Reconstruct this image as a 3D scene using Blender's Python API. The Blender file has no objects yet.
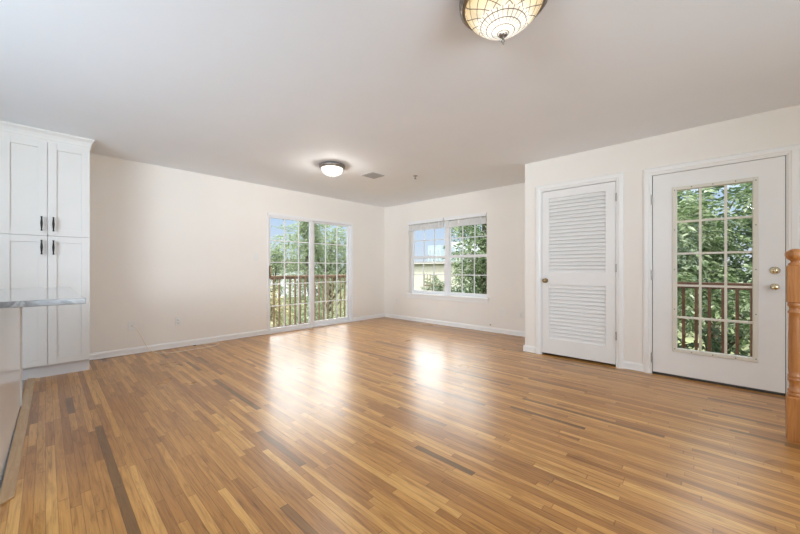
import bpy, bmesh, math, random
from mathutils import Vector, Matrix
S = bpy.context.scene
COL = S.collection
PI = math.pi

# ------------------------------------------------------------------ camera, sky, exposure
cd = bpy.data.cameras.new('camera'); cam = bpy.data.objects.new('camera', cd); COL.objects.link(cam)
cam.location = (0, 0, 1.08)
cam.rotation_euler = (PI/2, 0, 0.7531 - PI/2)
cd.sensor_width = 36; cd.lens = 36*332.11/800; cd.shift_y = 1.65/800
cd.clip_start = 0.02; cd.clip_end = 500
S.camera = cam
S.view_settings.view_transform = 'Standard'; S.view_settings.look = 'None'
S.view_settings.gamma = 1; S.view_settings.use_curve_mapping = False
S.view_settings.exposure = 0.17
S.cycles.max_bounces = 10; S.cycles.diffuse_bounces = 6; S.cycles.glossy_bounces = 4
S.cycles.transparent_max_bounces = 16; S.cycles.transmission_bounces = 6
S.cycles.sample_clamp_indirect = 6; S.cycles.caustics_reflective = False; S.cycles.caustics_refractive = False

SKY_LOW = 0.88      # blue band above the horizon
SKY_GLOW = 4.6    # glow added above the trees, out of view, for floor glare
SKY_TOP = 2.6      # the rest of the dome
LAMP = 22.0        # watts of each ceiling lamp

def N(nt, t, **kw):
    n = nt.nodes.new(t)
    for k, v in kw.items(): setattr(n, k, v)
    return n
def ramp(nt, fac, stops, interp='LINEAR'):
    r = N(nt, 'ShaderNodeValToRGB'); r.color_ramp.interpolation = interp
    e = r.color_ramp.elements
    while len(e) < len(stops): e.new(0.5)
    for i, (p, c) in enumerate(stops):
        e[i].position = p; e[i].color = (*c, 1) if len(c) == 3 else c
    nt.links.new(fac, r.inputs[0]); return r.outputs[0]
def math_(nt, op, a, b=None, c=None):
    n = N(nt, 'ShaderNodeMath', operation=op)
    for i, x in enumerate((a, b, c)):
        if x is None: continue
        if isinstance(x, (int, float)): n.inputs[i].default_value = x
        else: nt.links.new(x, n.inputs[i])
    return n.outputs[0]
def srgb(r, g, b):
    f = lambda c: (c/255/12.92) if c/255 <= .04045 else ((c/255+.055)/1.055)**2.4
    return (f(r), f(g), f(b))

w = bpy.data.worlds.new('sky'); S.world = w; w.use_nodes = True
nt = w.node_tree; nt.nodes.clear()
tc = N(nt, 'ShaderNodeTexCoord'); sp = N(nt, 'ShaderNodeSeparateXYZ')
nt.links.new(tc.outputs['Generated'], sp.inputs[0])
low = ramp(nt, sp.outputs[2], [(0.0, (.78, .85, .93)), (0.07, (.66, .78, .95)), (0.2, (.50, .68, .96)), (1, (.5, .66, .9))])
# azimuth lobe towards the far corner of the room (unseen glow added for window glare)
dot = math_(nt, 'ADD', math_(nt, 'MULTIPLY', sp.outputs[0], 0.62), math_(nt, 'MULTIPLY', sp.outputs[1], 0.785))
az = ramp(nt, dot, [(0.35, (0, 0, 0)), (0.9, (1, 1, 1))])
el = ramp(nt, sp.outputs[2], [(0.165, (0, 0, 0)), (0.235, (1, 1, 1)), (0.55, (1, 1, 1)), (0.85, (0, 0, 0))])
top = ramp(nt, sp.outputs[2], [(0.17, (0, 0, 0)), (0.3, (1, 1, 1))])
nz = N(nt, 'ShaderNodeTexNoise'); nz.inputs['Scale'].default_value = 5; nz.inputs['Detail'].default_value = 4
nt.links.new(tc.outputs['Generated'], nz.inputs[0])
cl = ramp(nt, nz.outputs[0], [(0.3, (.75, .75, .75)), (0.7, (1.2, 1.2, 1.2))])
stg = math_(nt, 'ADD', math_(nt, 'MULTIPLY', math_(nt, 'MULTIPLY', az, el), SKY_GLOW), math_(nt, 'MULTIPLY', top, SKY_TOP))
stg = math_(nt, 'MULTIPLY', stg, cl)
b1 = N(nt, 'ShaderNodeBackground'); nt.links.new(low, b1.inputs[0]); b1.inputs[1].default_value = SKY_LOW
b2 = N(nt, 'ShaderNodeBackground'); b2.inputs[0].default_value = (1, .975, .94, 1); nt.links.new(stg, b2.inputs[1])
ad = N(nt, 'ShaderNodeAddShader'); nt.links.new(b1.outputs[0], ad.inputs[0]); nt.links.new(b2.outputs[0], ad.inputs[1])
wo = N(nt, 'ShaderNodeOutputWorld'); nt.links.new(ad.outputs[0], wo.inputs[0])
# two unseen fill lights added behind the camera to lift room and far ceiling
def area(name, loc, aim, sx, sy, e, spread, col=(.76, .88, 1)):
    l = bpy.data.lights.new(name, 'AREA'); l.shape = 'RECTANGLE'; l.size = sx; l.size_y = sy; l.energy = e; l.color = col; l.spread = math.radians(spread)
    o = bpy.data.objects.new(name, l); COL.objects.link(o); o.location = loc
    o.rotation_euler = (-Vector(aim)).to_track_quat('Z', 'Y').to_euler(); return o
area('rear_fill_light', (1.0, -2.3, 1.33), (.28, 1, .20), 2.4, 1.5, 31, 105)
area('kitchen_fill_light', (-2.5, 1.3, 1.6), (1, .46, .16), 2.5, 1.1, 54, 85)
sl = bpy.data.lights.new('sun', 'SUN'); sl.energy = 3.2; sl.angle = .02; sl.color = (1, .97, .92)
so = bpy.data.objects.new('sun', sl); COL.objects.link(so); so.rotation_euler = Vector((-.5, -.3, 1.0)).to_track_quat('Z', 'Y').to_euler()
w.cycles.sampling_method = 'MANUAL'; w.cycles.sample_map_resolution = 1024

# ------------------------------------------------------------------ materials
def base_mat(name):
    m = bpy.data.materials.new(name); m.use_nodes = True
    nt = m.node_tree; p = nt.nodes['Principled BSDF']; return m, nt, p
def coords(nt, scale=(1, 1, 1), kind='Object'):
    t = N(nt, 'ShaderNodeTexCoord'); mp = N(nt, 'ShaderNodeMapping'); mp.inputs['Scale'].default_value = scale
    nt.links.new(t.outputs[kind], mp.inputs[0]); return mp.outputs[0]
def noise(nt, vec, scale, detail=4, rough=.5, dist=0):
    n = N(nt, 'ShaderNodeTexNoise'); n.inputs['Scale'].default_value = scale; n.inputs['Detail'].default_value = detail
    n.inputs['Roughness'].default_value = rough; n.inputs['Distortion'].default_value = dist
    nt.links.new(vec, n.inputs[0]); return n.outputs[0]
def mat(name, col, rough=.5, metal=0, var=.04, scale=6, bump=0, bscale=60, coat=0):
    m, nt, p = base_mat(name)
    v = coords(nt)
    c0 = tuple(max(0, c*(1-var)) for c in col); c1 = tuple(min(1, c*(1+var)) for c in col)
    nt.links.new(ramp(nt, noise(nt, v, scale), [(.3, c0), (.7, c1)]), p.inputs['Base Color'])
    p.inputs['Roughness'].default_value = rough; p.inputs['Metallic'].default_value = metal
    p.inputs['Coat Weight'].default_value = coat
    if bump:
        b = N(nt, 'ShaderNodeBump'); b.inputs['Strength'].default_value = bump; b.inputs['Distance'].default_value = .002
        nt.links.new(noise(nt, v, bscale), b.inputs['Height']); nt.links.new(b.outputs[0], p.inputs['Normal'])
    return m

M = {}
M['wall'] = mat('cream_wall_paint', (.83, .79, .735), .6, var=.012, scale=2, bump=.15, bscale=220)
M['ceiling'] = mat('white_ceiling_paint', (.86, .90, .95), .8, var=.01, scale=2, bump=.1, bscale=200)
M['trim'] = mat('white_trim_paint', (.84, .835, .82), .35, var=.01)
M['door'] = mat('white_door_paint', (.80, .79, .77), .4, var=.012, bump=.05, bscale=150)
M['cab'] = mat('white_cabinet_paint', (.72, .705, .68), .32, var=.008)
M['gloss'] = mat('high_gloss_white_panel', (.88, .89, .90), .12, var=.005)
M['toe'] = mat('pale_grey_toe_kick', (.70, .70, .71), .4, var=.02)
M['vinyl'] = mat('white_vinyl', (.82, .82, .83), .3, var=.01)
M['plate'] = mat('white_plastic_plate', (.80, .79, .76), .3, var=.005)
M['slot'] = mat('dark_slot', (.08, .08, .08), .6)
M['gap'] = mat('dark_weatherstrip', (.05, .045, .04), .8)
M['black'] = mat('matt_black_metal', (.012, .011, .011), .35, metal=.6)
M['brass'] = mat('polished_brass', (.80, .72, .50), .2, metal=1)
M['antique'] = mat('antique_brass', (.36, .27, .15), .3, metal=1)
M['hinge'] = mat('brushed_nickel_hinge', (.45, .43, .40), .35, metal=1)
M['bronze'] = mat('brushed_bronze_pan', (.26, .235, .21), .38, metal=.9, var=.15, scale=40)
M['lite_frame'] = mat('cream_plastic_lite_frame', (.70, .67, .58), .45, var=.02)
M['shade'] = mat('white_pleated_fabric', (.90, .90, .89), .8, var=.02)
M['tape'] = mat('grey_shade_clip', (.75, .75, .74), .7)
M['vent'] = mat('white_enamel_vent', (.42, .41, .40), .4)
M['ventdark'] = mat('vent_shadow_duct', (.10, .095, .09), .8)
M['cord'] = mat('beige_cable', (.86, .78, .66), .5)
M['rail'] = mat('brown_painted_rail', (.16, .085, .055), .6, var=.25, scale=12)
M['rail_tan'] = mat('tan_painted_rail', (.19, .125, .08), .6, var=.25, scale=12)
M['wood_hill'] = mat('distant_woods', (.10, .14, .07), .95, var=.5, scale=.8)
M['deck'] = mat('weathered_deck_boards', (.22, .17, .13), .8, var=.3, scale=9)
M['bark'] = mat('grey_brown_bark', (.16, .13, .10), .9, var=.4, scale=14, bump=.6, bscale=30)
M['stucco'] = mat('cream_stucco', (.64, .60, .50), .9, var=.05, scale=3)
M['whitebld'] = mat('white_render', (.72, .74, .76), .8, var=.03)
M['greybld'] = mat('blue_grey_cladding', (.42, .48, .52), .6, var=.06)
M['roof'] = mat('pale_grey_shingle', (.13, .125, .115), .9, var=.12, scale=5)
M['winglass'] = mat('dark_far_window_glass', (.36, .42, .46), .4)
M['ground'] = mat('lawn', (.13, .14, .07), .95, var=.5, scale=.6)

def wood_mat(name, c0, c1, rough, axis=2, coat=.3):
    m, nt, p = base_mat(name)
    sc = [14, 14, 14]; sc[axis] = 1.1
    v = coords(nt, sc)
    a = noise(nt, v, 3.0, 6, .6, 1.2)
    col = ramp(nt, a, [(.3, c0), (.5, tuple((x+y)/2 for x, y in zip(c0, c1))), (.7, c1)])
    nt.links.new(col, p.inputs['Base Color']); p.inputs['Roughness'].default_value = rough
    p.inputs['Coat Weight'].default_value = coat; p.inputs['Coat Roughness'].default_value = .15
    return m
M['oak'] = wood_mat('golden_oak_newel', (.36, .135, .034), (.54, .24, .075), .35, 2)
M['strip'] = wood_mat('unstained_oak_strip', (.42, .26, .12), (.56, .38, .20), .4, 1)

# hardwood floor: strips run along Y, 57 mm wide, random lengths
def floor_mat():
    m, nt, p = base_mat('oak_strip_floor')
    t = N(nt, 'ShaderNodeTexCoord'); s = N(nt, 'ShaderNodeSeparateXYZ'); nt.links.new(t.outputs['Object'], s.inputs[0])
    X, Y = s.outputs[0], s.outputs[1]
    u = math_(nt, 'DIVIDE', X, .038)
    row = math_(nt, 'FLOOR', u); fu = math_(nt, 'FRACT', u)
    wn = N(nt, 'ShaderNodeTexWhiteNoise', noise_dimensions='1D'); nt.links.new(row, wn.inputs['W'])
    wn2 = N(nt, 'ShaderNodeTexWhiteNoise', noise_dimensions='1D'); nt.links.new(math_(nt, 'ADD', row, 77.3), wn2.inputs['W'])
    L = math_(nt, 'ADD', math_(nt, 'MULTIPLY', wn2.outputs[0], .55), .42)
    vv = math_(nt, 'DIVIDE', math_(nt, 'ADD', Y, math_(nt, 'ADD', math_(nt, 'MULTIPLY', wn.outputs[0], 9.0), 20.0)), L)
    # uneven board lengths inside a row
    vv = math_(nt, 'ADD', vv, math_(nt, 'MULTIPLY', math_(nt, 'SINE', math_(nt, 'MULTIPLY', vv, 2.1)), .30))
    cell = math_(nt, 'FLOOR', vv); fv = math_(nt, 'FRACT', vv)
    cb = N(nt, 'ShaderNodeCombineXYZ'); nt.links.new(row, cb.inputs[0]); nt.links.new(cell, cb.inputs[1])
    w3 = N(nt, 'ShaderNodeTexWhiteNoise', noise_dimensions='2D'); nt.links.new(cb.outputs[0], w3.inputs[0])
    idc = N(nt, 'ShaderNodeSeparateColor'); nt.links.new(w3.outputs[1], idc.inputs[0])
    base = ramp(nt, w3.outputs[0], [(0, srgb(118, 84, 46)), (.014, srgb(128, 90, 48)), (.03, srgb(156, 107, 55)), (.22, srgb(170, 119, 62)),
                                   (.5, srgb(185, 134, 72)), (.78, srgb(195, 144, 79)), (.93, srgb(205, 156, 90)), (1, srgb(212, 165, 98))])
    # grain, different for every board
    g = N(nt, 'ShaderNodeCombineXYZ')
    nt.links.new(math_(nt, 'ADD', math_(nt, 'MULTIPLY', X, 42), math_(nt, 'MULTIPLY', idc.outputs[0], 60)), g.inputs[0])
    nt.links.new(math_(nt, 'ADD', math_(nt, 'MULTIPLY', Y, 2.6), math_(nt, 'MULTIPLY', idc.outputs[1], 60)), g.inputs[1])
    nt.links.new(math_(nt, 'MULTIPLY', idc.outputs[2], 40), g.inputs[2])
    n1 = noise(nt, g.outputs[0], 1.0, 6, .62, 1.6)
    gr = ramp(nt, n1, [(.26, (.48, .40, .32)), (.40, (.80, .76, .70)), (.52, (1, 1, 1)), (.72, (1.16, 1.17, 1.18))])
    g2 = N(nt, 'ShaderNodeCombineXYZ')
    nt.links.new(math_(nt, 'MULTIPLY', X, 240), g2.inputs[0]); nt.links.new(math_(nt, 'MULTIPLY', Y, 5), g2.inputs[1])
    n2 = noise(nt, g2.outputs[0], 1.0, 3, .6)
    gr2 = ramp(nt, n2, [(.35, (.90, .89, .87)), (.6, (1.04, 1.04, 1.04))])
    # occasional knots and dark mineral streaks
    g3 = N(nt, 'ShaderNodeCombineXYZ')
    nt.links.new(math_(nt, 'ADD', math_(nt, 'MULTIPLY', X, 17), math_(nt, 'MULTIPLY', idc.outputs[1], 33)), g3.inputs[0])
    nt.links.new(math_(nt, 'ADD', math_(nt, 'MULTIPLY', Y, 3.2), math_(nt, 'MULTIPLY', idc.outputs[2], 71)), g3.inputs[1])
    n3 = noise(nt, g3.outputs[0], 1.0, 3, .55, .5)
    kn = ramp(nt, n3, [(.19, (.40, .32, .26)), (.24, (1, 1, 1))])
    def mul(a, b):
        x = N(nt, 'ShaderNodeMix', data_type='RGBA', blend_type='MULTIPLY'); x.inputs[0].default_value = 1
        nt.links.new(a, x.inputs[6]); nt.links.new(b, x.inputs[7]); return x.outputs[2]
    eu = math_(nt, 'MINIMUM', fu, math_(nt, 'SUBTRACT', 1, fu))
    ev = math_(nt, 'MULTIPLY', math_(nt, 'MINIMUM', fv, math_(nt, 'SUBTRACT', 1, fv)), 10.0)
    e = math_(nt, 'MINIMUM', eu, ev)
    seam = ramp(nt, e, [(.0, (.52, .44, .38)), (.05, (1, 1, 1))])
    col = mul(mul(mul(mul(base, gr), gr2), kn), seam)
    nt.links.new(col, p.inputs['Base Color'])
    rr = ramp(nt, noise(nt, t.outputs['Object'], 1.7, 3), [(.3, (.27,)*3), (.7, (.36,)*3)])
    nt.links.new(rr, p.inputs['Roughness'])
    p.inputs['IOR'].default_value = 1.5; p.inputs['Specular IOR Level'].default_value = .15
    p.inputs['Coat Weight'].default_value = .6; p.inputs['Coat Roughness'].default_value = .29; p.inputs['Coat IOR'].default_value = 1.55
    b = N(nt, 'ShaderNodeBump'); b.inputs['Strength'].default_value = .35; b.inputs['Distance'].default_value = .0012
    hh = math_(nt, 'ADD', math_(nt, 'MINIMUM', e, .06), math_(nt, 'MULTIPLY', noise(nt, coords(nt, (9, 1.2, 1)), 2.0, 3), .35))
    nt.links.new(hh, b.inputs['Height']); nt.links.new(b.outputs[0], p.inputs['Normal']); nt.links.new(b.outputs[0], p.inputs['Coat Normal'])
    return m
M['floor'] = floor_mat()

def marble():
    m, nt, p = base_mat('grey_veined_marble')
    v = coords(nt, (1, 1.6, 1))
    a = noise(nt, v, 5, 8, .65, 2.5)
    nt.links.new(ramp(nt, a, [(.34, (.09, .09, .085)), (.46, (.17, .165, .16)), (.5, (.28, .275, .27)), (.66, (.20, .195, .19))]), p.inputs['Base Color'])
    p.inputs['Roughness'].default_value = .12; p.inputs['Coat Weight'].default_value = .5; p.inputs['Coat Roughness'].default_value = .06; p.inputs['Coat IOR'].default_value = 1.6
    return m
M['marble'] = marble()

def tile_mat():
    m, nt, p = base_mat('grey_kitchen_tile')
    br = N(nt, 'ShaderNodeTexBrick'); br.offset = 0; br.inputs['Scale'].default_value = 1
    br.inputs['Brick Width'].default_value = .3; br.inputs['Row Height'].default_value = .3; br.inputs['Mortar Size'].default_value = .004
    br.inputs['Color1'].default_value = (.36, .38, .42, 1); br.inputs['Color2'].default_value = (.40, .42, .45, 1); br.inputs['Mortar'].default_value = (.2, .2, .2, 1)
    nt.links.new(coords(nt), br.inputs[0]); nt.links.new(br.outputs[0], p.inputs['Base Color']); p.inputs['Roughness'].default_value = .3
    return m
M['tile'] = tile_mat()

def glass_mat(name, refl=.06, tint=(.97, .985, .98)):
    m = bpy.data.materials.new(name); m.use_nodes = True; nt = m.node_tree; nt.nodes.clear()
    o = N(nt, 'ShaderNodeOutputMaterial'); mx = N(nt, 'ShaderNodeMixShader'); tr = N(nt, 'ShaderNodeBsdfTransparent'); gl = N(nt, 'ShaderNodeBsdfGlossy')
    tr.inputs[0].default_value = (*tint, 1); gl.inputs['Roughness'].default_value = .01
    lw = N(nt, 'ShaderNodeFresnel'); lw.inputs[0].default_value = 1.1
    nt.links.new(lw.outputs[0], mx.inputs[0]); nt.links.new(tr.outputs[0], mx.inputs[1]); nt.links.new(gl.outputs[0], mx.inputs[2])
    nt.links.new(mx.outputs[0], o.inputs[0]); return m
for k in ('stucco', 'whitebld', 'greybld', 'roof', 'ground', 'bark', 'deck'): M[k].node_tree.nodes['Principled BSDF'].inputs['Specular IOR Level'].default_value = .08
M['glass'] = glass_mat('clear_window_glass')

def leaf_mat(name, stops, trans=.45):
    m = bpy.data.materials.new(name); m.use_nodes = True; nt = m.node_tree; nt.nodes.clear()
    o = N(nt, 'ShaderNodeOutputMaterial'); g = N(nt, 'ShaderNodeNewGeometry')
    col = ramp(nt, g.outputs['Random Per Island'], stops)
    d = N(nt, 'ShaderNodeBsdfDiffuse'); t = N(nt, 'ShaderNodeBsdfTranslucent'); gl = N(nt, 'ShaderNodeBsdfGlossy')
    gl.inputs['Roughness'].default_value = .45; gl.inputs[0].default_value = (1, 1, 1, 1)
    nt.links.new(col, d.inputs[0]); nt.links.new(col, t.inputs[0])
    a = N(nt, 'ShaderNodeMixShader'); a.inputs[0].default_value = trans
    nt.links.new(d.outputs[0], a.inputs[1]); nt.links.new(t.outputs[0], a.inputs[2])
    b = N(nt, 'ShaderNodeMixShader'); b.inputs[0].default_value = .05
    nt.links.new(a.outputs[0], b.inputs[1]); nt.links.new(gl.outputs[0], b.inputs[2])
    nt.links.new(b.outputs[0], o.inputs[0]); return m
M['leaf_green'] = leaf_mat('fresh_green_leaves', [(0, (.06, .11, .04)), (.4, (.16, .24, .10)), (.75, (.34, .42, .22)), (1, (.66, .70, .54))])
M['leaf_soft'] = leaf_mat('soft_grey_green_needles', [(0, (.15, .20, .10)), (.6, (.29, .36, .20)), (1, (.55, .60, .42))])
M['leaf_deep'] = leaf_mat('deep_green_leaves', [(0, (.035, .07, .03)), (.6, (.09, .14, .065)), (1, (.22, .30, .15))])
M['leaf_dry'] = leaf_mat('yellow_dry_leaves', [(0, (.30, .28, .12)), (.6, (.50, .45, .24)), (1, (.66, .62, .40))])

# ------------------------------------------------------------------ mesh helpers
class MB:
    def __init__(s): s.v = []; s.f = []; s.sm = []
    def add(s, vs, fs, smooth=False):
        o = len(s.v); s.v += [tuple(v) for v in vs]; s.f += [tuple(i+o for i in f) for f in fs]; s.sm += [smooth]*len(fs)
    def box(s, a, b):
        x0, y0, z0 = [min(p, q) for p, q in zip(a, b)]; x1, y1, z1 = [max(p, q) for p, q in zip(a, b)]
        s.add([(x0,y0,z0),(x1,y0,z0),(x1,y1,z0),(x0,y1,z0),(x0,y0,z1),(x1,y0,z1),(x1,y1,z1),(x0,y1,z1)],
              [(0,3,2,1),(4,5,6,7),(0,1,5,4),(1,2,6,5),(2,3,7,6),(3,0,4,7)]); return s
    def prism(s, poly, axis, a, b):
        """poly: 2D points (the two other axes in order), extruded along axis from a to b"""
        n = len(poly)
        def P(p, t):
            l = list(p); l.insert(axis, t); return tuple(l)
        s.add([P(p, a) for p in poly]+[P(p, b) for p in poly],
              [tuple(range(n))[::-1], tuple(range(n, 2*n))]+[(i, (i+1) % n, n+(i+1) % n, n+i) for i in range(n)]); return s
    def lathe(s, prof, c=(0, 0, 0), n=32, axis=2, smooth=True, sx=1, sy=1):
        vs = []; fs = []
        for r, h in prof:
            for k in range(n):
                a = 2*PI*k/n; p = [r*math.cos(a)*sx, r*math.sin(a)*sy]; p.insert(axis, h)
                vs.append(tuple(p[i]+c[i] for i in range(3)))
        for i in range(len(prof)-1):
            for k in range(n): fs.append((i*n+k, i*n+(k+1) % n, (i+1)*n+(k+1) % n, (i+1)*n+k))
        s.add(vs, fs, smooth)
        s.add(vs[:n], [tuple(range(n))[::-1]]); s.add(vs[-n:], [tuple(range(n))]); return s
    def tube(s, pts, r, n=8, r1=None):
        pts = [Vector(p) for p in pts]; vs = []; fs = []; m = len(pts)
        up = Vector((.13, .31, .94))
        for i, p in enumerate(pts):
            d = (pts[min(i+1, m-1)]-pts[max(i-1, 0)]).normalized()
            a = d.cross(up).normalized(); b = d.cross(a)
            rr = r if r1 is None else r+(r1-r)*i/(m-1)
            for k in range(n):
                t = 2*PI*k/n; vs.append(p+a*rr*math.cos(t)+b*rr*math.sin(t))
        for i in range(m-1):
            for k in range(n): fs.append((i*n+k, i*n+(k+1) % n, (i+1)*n+(k+1) % n, (i+1)*n+k))
        s.add(vs, fs, True); s.add(vs[:n], [tuple(range(n))]); s.add(vs[-n:], [tuple(range(n))]); return s
    def build(s, name, m, parent=None, bevel=0, origin=None, seg=2):
        me = bpy.data.meshes.new(name)
        if origin is None and parent is None and s.v:
            xs, ys, zs = zip(*s.v); origin = ((min(xs)+max(xs))/2, (min(ys)+max(ys))/2, min(zs))
        o3 = Vector(origin) if origin is not None else Vector((0, 0, 0))
        if parent is not None: o3 = WORLD[parent.name]
        me.from_pydata([tuple(Vector(v)-o3) for v in s.v], [], s.f)
        me.polygons.foreach_set('use_smooth', s.sm); 
        bm = bmesh.new(); bm.from_mesh(me); bmesh.ops.recalc_face_normals(bm, faces=bm.faces); bm.to_mesh(me); bm.free()
        me.materials.append(m)
        o = bpy.data.objects.new(name, me); COL.objects.link(o)
        if parent is None: o.location = o3
        else: o.parent = parent
        WORLD[o.name] = o3
        if bevel:
            md = o.modifiers.new('bevel', 'BEVEL'); md.width = bevel; md.segments = seg; md.limit_method = 'ANGLE'; md.angle_limit = .7
        return o
WORLD = {}
def tag(o, label=None, cat=None, group=None, kind=None):
    if label: o['label'] = label
    if cat: o['category'] = cat
    if group: o['group'] = group
    if kind: o['kind'] = kind
    return o
def thing(name, loc, label, cat, group=None, kind=None):
    o = bpy.data.objects.new(name, None); COL.objects.link(o); o.location = loc; o.empty_display_size = .1
    WORLD[o.name] = Vector(loc); return tag(o, label, cat, group, kind)
def copy_tree(o, parent=None, loc=None):
    c = o.copy(); COL.objects.link(c); WORLD[c.name] = WORLD[o.name]
    if parent is not None: c.parent = parent
    if loc is not None: c.location = loc
    for ch in list(o.children): copy_tree(ch, c)
    return c

A, B, C, H = 5.329, 5.177, 4.275, 2.44     # planes of the left, back and right walls, ceiling height
RET = 1.773                                # where the right wall turns the corner
X0, Y0 = -2.9, -2.6                        # kitchen side and rear
T = .14

# ------------------------------------------------------------------ room shell
floor_o = MB().box((-.14, Y0, -.02), (B, A, 0)).build('floor', M['floor'], origin=(0, 0, 0))
tag(floor_o, 'glossy golden oak strip floor of the living room', 'floor', kind='structure')
o = MB().box((X0, Y0, -.02), (-.14, A, -.004)).build('floor', M['tile'], origin=(0, 0, 0))
tag(o, 'grey tiled kitchen floor beyond the wooden edge strip', 'floor', kind='structure')
o = MB().box((X0, Y0, H), (B, A, H+.1)).build('ceiling', M['ceiling'])
tag(o, 'smooth white ceiling over the whole room', 'ceiling', kind='structure')

SX0, SX1, SZ = 2.496, 4.279, 1.99          # sliding door opening
mb = MB(); mb.box((X0, A, -.02), (SX0, A+T, H+.1)).box((SX1, A, -.02), (B+T, A+T, H+.1)).box((SX0, A, SZ), (SX1, A+T, H+.1)).box((SX0, A, -.12), (SX1, A+T, -.001))
tag(mb.build('wall_left', M['wall']), 'long cream wall with the glass sliding door', 'wall', kind='structure')
WY0, WY1, WZ0, WZ1 = 2.812, 4.608, .572, 2.05   # window opening
mb = MB(); mb.box((B, RET-T, -.02), (B+T, WY0, H+.1)).box((B, WY1, -.02), (B+T, A, H+.1)).box((B, WY0, -.02), (B+T, WY1, WZ0)).box((B, WY0, WZ1), (B+T, WY1, H+.1))
tag(mb.build('wall_back', M['wall']), 'cream far wall with the double window', 'wall', kind='structure')
CL0, CL1, CLZ = .752, 1.572, 2.058         # closet opening
EN0, EN1, ENZ = -.474, .458, 2.052         # entry opening
mb = MB(); mb.box((C, CL1, -.02), (C+T, RET, H+.1)).box((C, EN1, -.02), (C+T, CL0, H+.1)).box((C, Y0, -.02), (C+T, EN0, H+.1))
mb.box((C, CL0, CLZ), (C+T, CL1, H+.1)).box((C, EN0, ENZ), (C+T, EN1, H+.1))
tag(mb.build('wall_right', M['wall']), 'cream wall with the louvered closet door and the glazed entry door', 'wall', kind='structure')
o = MB().box((C+T, RET-T, -.02), (B, RET, H+.1)).build('wall_return', M['wall'])
tag(o, 'short cream return wall beside the closet corner', 'wall', kind='structure')
# closet box behind the louvers, and the outside wall of the bump-out
o = MB().box((C+T, .56, -.02), (B, .66, H+.1)).build('wall_closet', M['wall'])
tag(o, 'side wall of the closet bump-out facing the deck', 'wall', kind='structure')
o = MB().box((B, .56, -.02), (B+T, RET-T, H+.1)).build('wall_closet_back', M['wall'])
tag(o, 'back wall of the closet behind the louvered door', 'wall', kind='structure')
# rear and kitchen side behind the camera, each with a big opening added to let in sky light
mb = MB(); mb.box((X0, Y0-T, -.02), (.2, Y0, H+.1)).box((2.9, Y0-T, -.02), (C+T, Y0, H+.1)).box((.2, Y0-T, -.02), (2.9, Y0, .5)).box((.2, Y0-T, 2.15), (2.9, Y0, H+.1))
tag(mb.build('wall_rear', M['wall']), 'cream wall behind the camera with a wide opening added for daylight', 'wall', kind='structure')
mb = MB(); mb.box((X0-T, Y0-T, -.02), (X0, .6, H+.1)).box((X0-T, 3.2, -.02), (X0, A+T, H+.1)).box((X0-T, .6, -.02), (X0, 3.2, 1.05)).box((X0-T, .6, 2.15), (X0, 3.2, H+.1))
tag(mb.build('wall_kitchen', M['wall']), 'cream kitchen side wall with an opening added for daylight', 'wall', kind='structure')
for nm, box_a, box_b, lab in (('window_2', (.2, Y0-.08, .5), (2.9, Y0-.04, 2.15), 'wide unseen window added in the rear wall to let in daylight'),
                         ('window_3', (X0-.08, .6, 1.05), (X0-.04, 3.2, 2.15), 'unseen window added in the kitchen side wall to let in daylight')):
    t = thing(nm, ((box_a[0]+box_b[0])/2, (box_a[1]+box_b[1])/2, box_a[2]), lab, 'window', kind='structure')
    f = MB(); ax = 0 if nm == 'window_2' else 1; o_ = 1-ax
    def bb(a0, a1, z0, z1, d=0):
        p = [0, 0, z0]; q = [0, 0, z1]; p[ax] = a0; q[ax] = a1; p[o_] = box_a[o_]-d; q[o_] = box_b[o_]+d; return p, q
    a0, a1, z0, z1 = box_a[ax], box_b[ax], box_a[2], box_b[2]; mid = (a0+a1)/2
    for r in ((a0, a0+.05, z0, z1), (a1-.05, a1, z0, z1), (mid-.04, mid+.04, z0, z1), (a0, a1, z0, z0+.05), (a0, a1, z1-.05, z1)): f.box(*bb(*r))
    f.build('window_frame', M['vinyl'], t)
    g = MB(); p, q = bb(a0+.05, a1-.05, z0+.05, z1-.05); p[o_] += .018; q[o_] -= .018; g.box(p, q); g.build('pane', M['glass'], t)

# ------------------------------------------------------------------ baseboards
def base_prof(d=.014, h=.085):
    return [(0, .004), (d+.004, .004), (d+.004, .012), (d, .022), (d, h-.02), (d*.55, h-.006), (d*.35, h), (0, h)]
def baseboard(name, kind, a, b, plane, sgn, label):
    """kind 'x': runs along X on a wall facing -Y at Y=plane; kind 'y': along Y on a wall at X=plane"""
    mb = MB()
    if kind == 'x': mb.prism([(plane-sgn*p[0], p[1]) for p in base_prof()], 0, a, b)
    else:
        pr = [(plane-sgn*p[0], p[1]) for p in base_prof()]
        n = len(pr); vs = [(p[0], a, p[1]) for p in pr]+[(p[0], b, p[1]) for p in pr]
        mb.add(vs, [tuple(range(n))[::-1], tuple(range(n, 2*n))]+[(i, (i+1) % n, n+(i+1) % n, n+i) for i in range(n)])
    tag(mb.build(name, M['trim']), label, 'baseboard', kind='structure')
baseboard('baseboard_left', 'x', .325, SX0-.002, A, 1, 'white baseboard between the tall cabinet and the sliding door')
baseboard('baseboard_left', 'x', SX1+.002, B-.019, A, 1, 'short white baseboard between the sliding door and the far corner')
baseboard('baseboard_back', 'y', RET+.019, A-.019, B, 1, 'white baseboard under the double window')
baseboard('baseboard_right', 'y', 1.64, RET+.018, C, 1, 'short white baseboard at the corner left of the closet door')
baseboard('baseboard_right', 'y', .515, .698, C, 1, 'short white baseboard between the closet door and the entry door')
baseboard('baseboard_right', 'y', Y0, -.535, C, 1, 'white baseboard right of the entry door')
baseboard('baseboard_return', 'x', C, B, RET, -1, 'white baseboard on the short return wall')

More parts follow.
